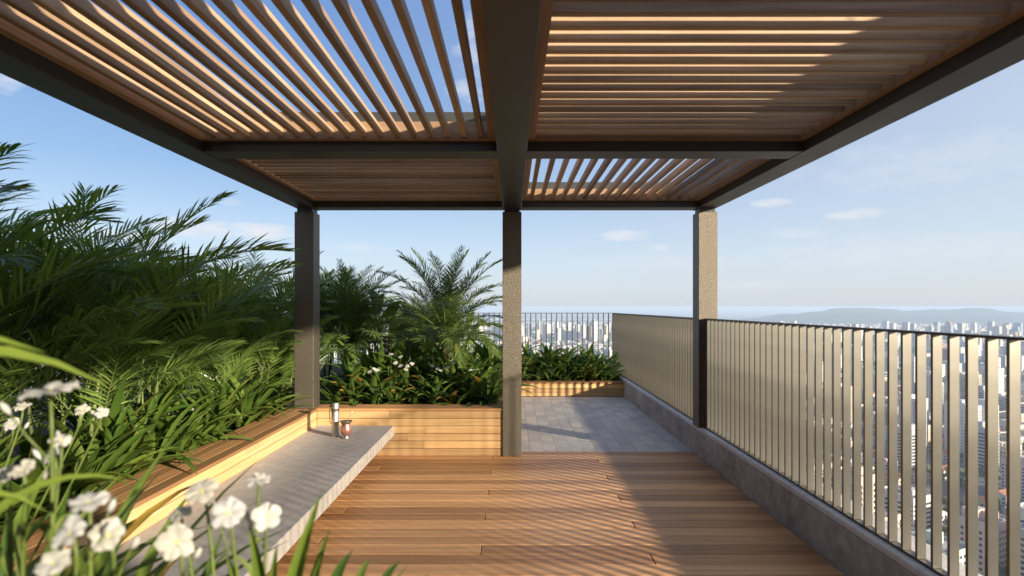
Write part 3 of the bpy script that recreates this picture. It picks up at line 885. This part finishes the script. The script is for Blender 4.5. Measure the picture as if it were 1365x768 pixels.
# hills
hl = MB(); nx, ny = 130, 14
import mathutils.noise as mn
HD = 5000.0
for j in range(ny+1):
    for i in range(nx+1):
        a_ = -.35 + 1.55*i/nx                      # x / y
        y = HD*(1+.32*j/ny); x = a_*y
        env = max(0, min(1, (a_-.37)/.16)); env = env*env*(3-2*env)
        e2 = max(0, min(1, (1.25-a_)/.2))
        ridge = math.sin(PI*min(1, j/ny))**.8
        nz_ = mn.fractal(Vector((a_*9.5, j*.35, 3.3)), 1.0, 2.1, 5)
        n2 = mn.noise(Vector((a_*3.1+5, .3, j*.1)))
        peak = 22*math.exp(-((a_-.63)/.10)**2) + 6*math.exp(-((a_-.86)/.06)**2)
        lay = math.exp(-((j-3.0)/1.6)**2)*.62 + math.exp(-((j-8.0)/2.2)**2)
        h = (108 + peak + 40*nz_ + 18*n2)*lay*(.04+.96*env)*e2
        h = min(h, 128 + (h-128)*.45) + 8*ridge
        h = min(h, 149)
        hl.v.append((x, y, GZ - .5 + max(0, h)))
for j in range(ny):
    for i in range(nx):
        a_ = j*(nx+1)+i
        hl.face([a_, a_+1, a_+nx+2, a_+nx+1])
M['hill'] = plain('hill_forest', (.035,.055,.025), .95, var=.4, scale=.01)
tag(hl.build('hills', M['hill'], smooth=True), kind='structure')

# building prototypes
PAL = {'white': (.54,.53,.51), 'cream': (.48,.43,.35), 'grey': (.36,.36,.37), 'pale pink': (.55,.42,.37), 'brick red': (.30,.14,.095), 'pale green': (.42,.50,.44), 'beige': (.48,.42,.34), 'blue grey': (.26,.31,.38)}
BM = {}
for k_, c_ in PAL.items(): BM[k_] = plain(k_.replace(' ', '_')+'_render', c_, .8, var=.1, scale=.15)
M['glass'] = painted_metal('window_glass', (.035,.045,.06), .2, var=.4)
M['roofing'] = plain('flat_roofing', (.27,.26,.26), .9, var=.3, scale=.2)
M['tile'] = plain('clay_tile_roof', (.32,.14,.075), .85, var=.25, scale=.4)
GROT = R(24)
def building(seed, w, d, h, colr, style):
    lr = random.Random(seed)
    b = MB()
    b.box(-w/2, w/2, -d/2, d/2, 0, h, 0)
    b.f.pop(1+len(b.f)-6); b.m.pop(); b.r.pop()
    # roof slab inside a parapet
    b.quad((-w/2, -d/2, h), (w/2, -d/2, h), (w/2, d/2, h), (-w/2, d/2, h), 2)
    if style == 'house':
        rdg = h+w*.22; o_ = .5
        b.quad((-w/2-o_, -d/2-o_, h+.05), (0, -d/2-o_, rdg), (0, d/2+o_, rdg), (-w/2-o_, d/2+o_, h+.05), 3)
        b.quad((0, -d/2-o_, rdg), (w/2+o_, -d/2-o_, h+.05), (w/2+o_, d/2+o_, h+.05), (0, d/2+o_, rdg), 3)
        n0 = len(b.v); b.v += [(-w/2, -d/2, h), (w/2, -d/2, h), (0, -d/2, rdg-.2), (-w/2, d/2, h), (w/2, d/2, h), (0, d/2, rdg-.2)]
        b.face([n0, n0+1, n0+2], 0); b.face([n0+4, n0+3, n0+5], 0)
    else:
        pw = .35
        for (x0, x1, y0, y1) in ((-w/2, w/2, -d/2, -d/2+pw), (-w/2, w/2, d/2-pw, d/2), (-w/2, -w/2+pw, -d/2+pw, d/2-pw), (w/2-pw, w/2, -d/2+pw, d/2-pw)):
            b.box(x0, x1, y0, y1, h+.01, h+1.1, 0)
        for q_ in range(lr.choice((1, 2, 3))):
            ww, dd = lr.uniform(.2, .4)*w, lr.uniform(.25, .45)*d
            cx_, cy_ = lr.uniform(-.25, .25)*w, lr.uniform(-.25, .25)*d
            b.box(cx_-ww/2, cx_+ww/2, cy_-dd/2, cy_+dd/2, h+.02, h+lr.uniform(2.2, 5.5)*(1 if h > 20 else .6), 0)
        for q_ in range(lr.choice((2, 4, 6))):      # roof plant
            cx_, cy_ = lr.uniform(-.42, .42)*w, lr.uniform(-.42, .42)*d
            b.box(cx_-.7, cx_+.7, cy_-.6, cy_+.6, h+.03, h+1.5, 2)
    fl_ = 3.0; nf = max(1, int((h-.8)/fl_))
    def win(face, u0, u1, z0, z1, mt=1, proud=.04):
        if face == 0: b.quad((u0, -d/2-proud, z0), (u1, -d/2-proud, z0), (u1, -d/2-proud, z1), (u0, -d/2-proud, z1), mt)
        if face == 1: b.quad((w/2+proud, u0, z0), (w/2+proud, u1, z0), (w/2+proud, u1, z1), (w/2+proud, u0, z1), mt)
        if face == 2: b.quad((u1, d/2+proud, z0), (u0, d/2+proud, z0), (u0, d/2+proud, z1), (u1, d/2+proud, z1), mt)
        if face == 3: b.quad((-w/2-proud, u1, z0), (-w/2-proud, u0, z0), (-w/2-proud, u0, z1), (-w/2-proud, u1, z1), mt)
    def balc(face, u0, u1, z):
        if face == 0: b.box(u0, u1, -d/2-1.2, -d/2-.05, z-.15, z+.85, 0)
        if face == 3: b.box(-w/2-1.2, -w/2-.05, u0, u1, z-.15, z+.85, 0)
        if face == 1: b.box(w/2+.05, w/2+1.2, u0, u1, z-.15, z+.85, 0)
        if face == 2: b.box(u0, u1, d/2+.05, d/2+1.2, z-.15, z+.85, 0)
    for face in range(4):
        Ln = w if face in (0, 2) else d
        st_ = style if not (style == 'slab' and face in (1, 3)) else 'blank'
        n = max(2, int(Ln/(3.4 if st_ != 'grid' else 2.6)))
        for f_ in range(nf):
            z = .9 + f_*fl_
            if st_ == 'band': win(face, -Ln/2+.6, Ln/2-.6, z, z+1.5)
            elif st_ == 'blank':
                for u in (-.12, .16): win(face, u*Ln-.45, u*Ln+.45, z+.1, z+1.2)
            else:
                for i in range(n):
                    c_ = -Ln/2 + (i+.5)*Ln/n
                    hw_ = (.72 if st_ == 'grid' else .85)
                    win(face, c_-hw_, c_+hw_, z, z+1.45)
                    if st_ == 'balcony' and i % 2 == 0 and f_ > 0: balc(face, c_-1.5, c_+1.5, z-.8)
    b_o = b.build('city_building', [BM[colr], M['glass'], M['roofing'], M['tile']])
    return b_o
specs = [  # w, d, h, colour, style, words
    (16, 20, 62, 'white', 'grid', 'tall white tower, small windows'),
    (18, 18, 54, 'cream', 'balcony', 'cream tower with stacked balconies'),
    (14, 26, 48, 'white', 'slab', 'slim white slab block'),
    (20, 22, 42, 'beige', 'balcony', 'beige tower with deep balconies'),
    (22, 18, 36, 'grey', 'band', 'grey office with window bands'),
    (18, 24, 30, 'pale pink', 'grid', 'pale pink mid-rise block'),
    (24, 20, 24, 'white', 'band', 'white office with ribbon windows'),
    (20, 26, 18, 'beige', 'grid', 'beige flat-roofed block'),
    (26, 22, 14, 'cream', 'balcony', 'low cream block with balconies'),
    (14, 16, 10, 'white', 'grid', 'low white flat-roofed building'),
    (22, 30, 9, 'grey', 'band', 'low grey flat-roofed workshop'),
    (12, 14, 7, 'cream', 'house', 'cream house with tiled roof'),
    (11, 15, 7, 'white', 'house', 'white house with tiled roof'),
    (17, 19, 46, 'pale green', 'grid', 'pale green tower'),
    (16, 16, 70, 'blue grey', 'band', 'tall blue-grey banded tower'),
    (18, 22, 26, 'beige', 'slab', 'beige slab with plain ends'),
]
protos = []
for i, sp_ in enumerate(specs):
    o = building(200+i, *sp_[:5]); o.hide_render = False
    protos.append(o)
cr, sr = math.cos(GROT), math.sin(GROT)
def g2w(u, v): return (u*cr - v*sr, u*sr + v*cr)
# candidate lots on a street grid (blocks of 3 x 3 lots)
lots = []
lot = 31.0
N = 60
for iu in range(-10, N):
    for iv in range(-N, N):
        if iu % 4 == 3 or iv % 5 == 4: continue          # streets
        u, v = iu*lot, iv*lot
        x, y = g2w(u, v)
        lots.append((x, y, iu, iv))
lr = random.Random(5)
def visible(x, y):
    if y < 60: return False
    a_ = x/y
    return .12 < a_ < 1.02
cand = [q_ for q_ in lots if visible(q_[0], q_[1]) and 210 < math.hypot(q_[0], q_[1])]
cand.sort(key=lambda q_: math.hypot(q_[0], q_[1]))
near = cand[:300]
Rnear = math.hypot(near[-1][0], near[-1][1])
first = [True]*len(specs); town = []
short = ['white tower', 'cream tower', 'white slab', 'beige tower', 'grey office', 'pink block', 'white office', 'beige block', 'cream block', 'low white building', 'grey workshop', 'cream house', 'white house', 'green tower', 'blue tower', 'beige slab']
gb = 'city buildings seen beyond the balustrade'
for (x, y, iu, iv) in near:
    dist = math.hypot(x, y)
    a_ = x/y
    wts = [1, 1, 1.2, 1, 1, 1.6, 2, 4, 5, 6, 5, 7, 6, .6, .3, 1.6]
    # keep the towers below the eye line as seen in the photograph: fewer and lower close by
    if dist < 330: wts = [2, 1.5, 2, 1.5, 2, 2, 2, 4, 5, 5, 5, 5, 4, 1, 0, 2]
    k_ = lr.choices(range(len(specs)), wts)[0]
    sc = lr.uniform(.9, 1.12)
    if first[k_]: o = protos[k_]; first[k_] = False
    else:
        o = protos[k_].copy(); COL.objects.link(o)
    o.location = (x+lr.uniform(-2, 2), y+lr.uniform(-2, 2), GZ)
    o.rotation_euler = (0, 0, GROT + lr.choice((0, PI/2, PI, -PI/2)))
    o.scale = (1, 1, sc)
    px = 682.5 + 760*x/y
    zone = 'at far right' if px > 1240 else ('at right' if px > 1090 else ('right of the post' if px > 960 else 'left of the post'))
    rngw = 'close below' if dist < 330 else ('streets away' if dist < 560 else 'in haze')
    town.append((o, k_, x, y, rngw, zone))
for (o, k_, x, y, rngw, zone) in town:
    nb_ = sorted(((x-q_[2])**2 + (y-q_[3])**2, q_[1]) for q_ in town if q_[0] is not o)
    nk = next((q_[1] for q_ in nb_[:4] if q_[1] != k_), nb_[0][1])
    tag(o, '%s, %s %s, beside %s' % (specs[k_][5], rngw, zone, short[nk]), 'building', gb)
for k_, fst in enumerate(first):
    if fst: bpy.data.objects.remove(protos[k_])

# the rest of the city: one mass of blocks
m = NT('distant_city_walls')
at = m.n('ShaderNodeAttribute', attribute_name='tint').outputs['Color']
sep = m.n('ShaderNodeSeparateXYZ'); m.l(m.n('ShaderNodeTexCoord').outputs['Object'], sep.inputs[0])
fz_ = m.math('GREATER_THAN', m.math('FRACT', m.math('MULTIPLY', sep.outputs[2], 1/3.2)), .52)
fh_ = m.math('GREATER_THAN', m.math('FRACT', m.math('MULTIPLY', m.math('ADD', sep.outputs[0], sep.outputs[1]), 1/3.7)), .48)
geo = m.n('ShaderNodeNewGeometry'); sn = m.n('ShaderNodeSeparateXYZ'); m.l(geo.outputs['Normal'], sn.inputs[0])
side_ = m.math('LESS_THAN', m.math('ABSOLUTE', sn.outputs[2]), .3)
mask = m.math('MULTIPLY', m.math('MULTIPLY', fz_, fh_), side_)
c = m.mix(m.math('MULTIPLY', mask, .75), at, (.05,.055,.065))
M['far_city'] = m.done(m.bsdf(c, .85))
fc = MB()
lr = random.Random(9)
cols = [(.42,.415,.405)]*6 + [(.58,.52,.42), (.36,.36,.37), (.50,.50,.50), (.30,.15,.10), (.48,.42,.34), (.26,.31,.38), (.62,.60,.56)]
def fbox(u, v, w_, d_, h):
    n0 = len(fc.f)
    fc.box(u-w_/2, u+w_/2, v-d_/2, v+d_/2, 0, h, 0)
    fc.f.pop(n0); fc.m.pop(); fc.r.pop()              # no underside
    wall = lr.choice(cols); roof = lr.choice([(.25,.24,.24), (.36,.35,.34), (.30,.15,.10), (.50,.49,.48), (.22,.21,.21)])
    fc.c += [roof] + [wall]*4
nb = 0
ring = Rnear
while ring < 7000:
    step = 24 + (ring-800)*.010
    a_ = -1.0
    while a_ < 1.05:
        # polar-like sampling snapped on the street grid
        y = ring; x = a_*y
        r_ = math.hypot(x, y)
        a_ += step/ring*lr.uniform(.8, 1.25)
        if r_ < Rnear and a_ > .12: continue
        if a_ <= .12 and ring < 1300: continue
        gn = mn.noise(Vector((x*.0011, y*.0011, 1.7)))
        if gn > (.02 if (a_ > .3 and 1100 < ring < 2400) else .22) and lr.random() < .93: continue        # parks and wooded slopes
        if lr.random() < .12: continue
        if a_ > .33 and ring > 4800: continue
        u = x*cr + y*sr; v = -x*sr + y*cr
        u = round(u/8)*8; v = round(v/8)*8
        tower = lr.random() < (.035 + .10*(mn.noise(Vector((x*.0009+7, y*.0009, 4.2))) > .15))
        if tower: w_, d_, h = lr.uniform(14, 22), lr.uniform(14, 26), lr.uniform(26, 52)
        elif lr.random() < .10: w_, d_, h = lr.uniform(35, 70), lr.uniform(30, 60), lr.uniform(7, 12)
        else: w_, d_, h = lr.uniform(10, 22), lr.uniform(10, 22), lr.uniform(5, 13)
        if 2350 < ring < 3000 and lr.random() < .16: w_, d_, h = lr.uniform(14, 22), lr.uniform(16, 26), lr.uniform(48, 84)
        if ring > 3000: h = min(h, 13)
        fbox(u, v, w_, d_, h); nb += 1
    ring += step*lr.uniform(.8, 1.0)
o = fc.build('distant_city_blocks', M['far_city'])
o.location = (0, 0, GZ); o.rotation_euler = (0, 0, GROT)
tag(o, 'mass of pale distant city blocks fading into haze below the hills', 'city', kind='stuff')

# street and hillside trees of the city: one mass of leafy clumps
tm = MB(); lr = random.Random(21)
M['city_tree'] = plain('city_tree_leaves', (.045,.075,.022), .9, var=.4, scale=.3)
for i in range(2600):
    y = 170 + 3000*lr.random()**1.6; x = y*lr.uniform(-.5, 1.03)
    gn = mn.noise(Vector((x*.0011, y*.0011, 1.7)))
    if y > 900 and gn < .15 and lr.random() < .7: continue
    s_ = lr.uniform(3, 5.5)*(1 if y < 900 else 1.9)
    for k_ in range(26):
        v_ = Vector((lr.gauss(0, 1), lr.gauss(0, 1), lr.gauss(0, .7))); v_ = v_.normalized()*s_*lr.uniform(.5, 1.05)
        c_ = Vector((x, y, GZ + s_*1.3)) + v_
        u_ = Vector((lr.uniform(-1, 1), lr.uniform(-1, 1), lr.uniform(-1, 1))).normalized()
        w_ = u_.orthogonal().normalized(); q_ = s_*.34
        tm.quad(c_-u_*q_-w_*q_, c_+u_*q_-w_*q_*.6, c_+u_*q_*.8+w_*q_, c_-u_*q_+w_*q_*.7)
tag(tm.build('city_trees', M['city_tree']), 'dark green tree canopy scattered through the city below', 'trees', kind='stuff')

# ------------------------------------------------------------------ haze
m = NT('haze_air')
pv_ = m.n('ShaderNodeVolumePrincipled')
pv_.inputs['Color'].default_value = (.565, .712, .925, 1)
pv_.inputs['Density'].default_value = 1.65e-4
pv_.inputs['Anisotropy'].default_value = 0.0
m.l(pv_.outputs[0], m.out.inputs['Volume'])
hz = MB(); hz.box(-30000, 34000, -4000, 30000, GZ-1.6, 4.2)
tag(hz.build('haze', m.mat), 'pale blue haze over the city', 'haze', kind='stuff')

# ------------------------------------------------------------------ light
SUN_EL = 13.6
hx_, hy_ = -.793, .609                         # the way the light travels over the ground
wd = bpy.data.worlds.new('World'); scene.world = wd; wd.use_nodes = True
nt = wd.node_tree; nt.nodes.clear()
def wn(t, **k):
    x = nt.nodes.new(t)
    for a_, b_ in k.items(): setattr(x, a_, b_)
    return x
def wl(a_, b_): nt.links.new(a_, b_)
sky = wn('ShaderNodeTexSky'); sky.sky_type = 'NISHITA'; sky.sun_disc = False
sky.sun_elevation = R(SUN_EL); sky.sun_rotation = math.atan2(-hx_, -hy_)
sky.altitude = 200; sky.air_density = 1.0; sky.dust_density = 1.2; sky.ozone_density = 2.0
bg = wn('ShaderNodeBackground'); bg.inputs['Strength'].default_value = .095
ow = wn('ShaderNodeOutputWorld')
# clouds: small flat puffs low in the sky
tc = wn('ShaderNodeTexCoord'); sp3 = wn('ShaderNodeSeparateXYZ'); wl(tc.outputs['Generated'], sp3.inputs[0])
def wm(op, a_, b_=None, clamp=False):
    x = wn('ShaderNodeMath', operation=op); x.use_clamp = clamp
    for i, q_ in enumerate((a_, b_)):
        if q_ is None: continue
        if isinstance(q_, (int, float)): x.inputs[i].default_value = q_
        else: wl(q_, x.inputs[i])
    return x.outputs[0]
az_ = wm('ARCTAN2', sp3.outputs[0], sp3.outputs[1])
cv = wn('ShaderNodeCombineXYZ'); wl(wm('MULTIPLY', az_, 14.0), cv.inputs[0]); wl(wm('MULTIPLY', sp3.outputs[2], 40.0), cv.inputs[1])
nz1 = wn('ShaderNodeTexNoise'); nz1.inputs['Scale'].default_value = 1.5; nz1.inputs['Detail'].default_value = 7; nz1.inputs['Roughness'].default_value = .6
wl(cv.outputs[0], nz1.inputs['Vector'])
wob = wm('MULTIPLY', wm('SUBTRACT', nz1.outputs['Fac'], .5), 3.2)
acc = None
for (px_, py_, wa_, we_, st_) in ((348, 308, 56, 12, 1.0), (258, 305, 64, 16, 1.0), (180, 316, 54, 13, 1.0), (92, 294, 32, 10, 1.0), (310, 270, 20, 5, .3), (832, 315, 36, 9, .75), (878, 330, 16, 6, .5), (1028, 270, 32, 7, .8), (1140, 286, 44, 9, .75), (1062, 312, 60, 8, .35), (632, 62, 26, 40, .55), (622, 120, 30, 16, .5), (1230, 215, 200, 36, .3), (1180, 335, 230, 26, .3), (900, 350, 160, 14, .25), (60, 330, 90, 12, .5), (8, 108, 30, 16, .6), (1000, 380, 60, 7, .3), (470, 330, 50, 7, .3)):
    dx_, dz_ = px_-682.5, 409-py_
    L_ = math.sqrt(dx_*dx_ + F*F + dz_*dz_)
    a0_ = math.atan2(dx_, F); z0_ = dz_/L_
    wa2 = wa_/F*math.cos(a0_)**2; we2 = we_/L_
    q1 = wm('POWER', wm('MULTIPLY', wm('SUBTRACT', az_, a0_), 1/wa2), 2); q2 = wm('POWER', wm('MULTIPLY', wm('SUBTRACT', sp3.outputs[2], z0_), 1/we2), 2)
    dd_ = wm('MULTIPLY', wm('SUBTRACT', wm('ADD', wob, 1.05), wm('ADD', q1, q2)), .75, True)
    dd_ = wm('MULTIPLY', dd_, st_)
    acc = dd_ if acc is None else wm('MAXIMUM', acc, dd_)
cm = wm('MULTIPLY', acc, .9)
gr = wn('ShaderNodeValToRGB'); e = gr.color_ramp.elements
while len(e) < 6: e.new(.5)
for q_, (p_, c_) in zip(e, ((0, (2.95,3.25,3.75)), (.09, (2.45,2.98,3.8)), (.22, (1.22,1.95,3.2)), (.45, (.55,1.22,2.85)), (.7, (.45,1.0,2.7)), (1, (.35,.8,2.3)))):
    q_.position = p_; q_.color = tuple(v_/4 for v_ in c_) + (1,)
wl(sp3.outputs[2], gr.inputs[0])
g4 = wn('ShaderNodeMix', data_type='RGBA', blend_type='MULTIPLY'); g4.inputs[0].default_value = 1; wl(gr.outputs[0], g4.inputs[6]); g4.inputs[7].default_value = (4, 4, 4, 1)
# the sunny side of the sky is paler
vd = wn('ShaderNodeVectorMath', operation='DOT_PRODUCT'); wl(tc.outputs['Generated'], vd.inputs[0]); vd.inputs[1].default_value = (-hx_, -hy_, 0)
pale = wm('MULTIPLY', wm('ADD', vd.outputs['Value'], .85, True), .75, True)
g5 = wn('ShaderNodeMix', data_type='RGBA'); wl(pale, g5.inputs[0]); wl(g4.outputs[2], g5.inputs[6]); g5.inputs[7].default_value = (3.15, 3.4, 3.8, 1)
g6 = wn('ShaderNodeMix', data_type='RGBA'); g6.inputs[0].default_value = .8; wl(sky.outputs[0], g6.inputs[6]); wl(g5.outputs[2], g6.inputs[7])
mxw = wn('ShaderNodeMix', data_type='RGBA'); wl(cm, mxw.inputs[0]); wl(g6.outputs[2], mxw.inputs[6]); mxw.inputs[7].default_value = (3.75, 3.75, 3.85, 1)
wl(mxw.outputs[2], bg.inputs[0]); wl(bg.outputs[0], ow.inputs[0])

sd = bpy.data.lights.new('sun', 'SUN'); sd.energy = 4.9; sd.angle = R(1.7); sd.color = (1.0, .865, .67)
so = bpy.data.objects.new('sun', sd); COL.objects.link(so)
dirv = Vector((hx_*math.cos(R(SUN_EL)), hy_*math.cos(R(SUN_EL)), -math.sin(R(SUN_EL))))
so.rotation_euler = dirv.to_track_quat('-Z', 'Y').to_euler()
so.location = (20, -16, 12)

# ------------------------------------------------------------------ camera
cd = bpy.data.cameras.new('camera'); co = bpy.data.objects.new('camera', cd); COL.objects.link(co)
co.location = (0, 0, EYE); co.rotation_euler = (R(90), 0, 0)
cd.sensor_width = 36; cd.lens = F/1365*36; cd.shift_y = 25/1365
cd.clip_start = .02; cd.clip_end = 90000
cd.dof.use_dof = True; cd.dof.focus_distance = 6.0; cd.dof.aperture_fstop = 2.8
scene.camera = co
vs = scene.view_settings
vs.view_transform = 'Standard'; vs.look = 'None'; vs.exposure = 1.3; vs.gamma = 1.0; vs.use_curve_mapping = False
scene.cycles.max_bounces = 8; scene.cycles.diffuse_bounces = 4; scene.cycles.glossy_bounces = 3; scene.cycles.transmission_bounces = 4
scene.cycles.volume_bounces = 0
scene.cycles.use_denoising = True
scene.cycles.sample_clamp_indirect = 6
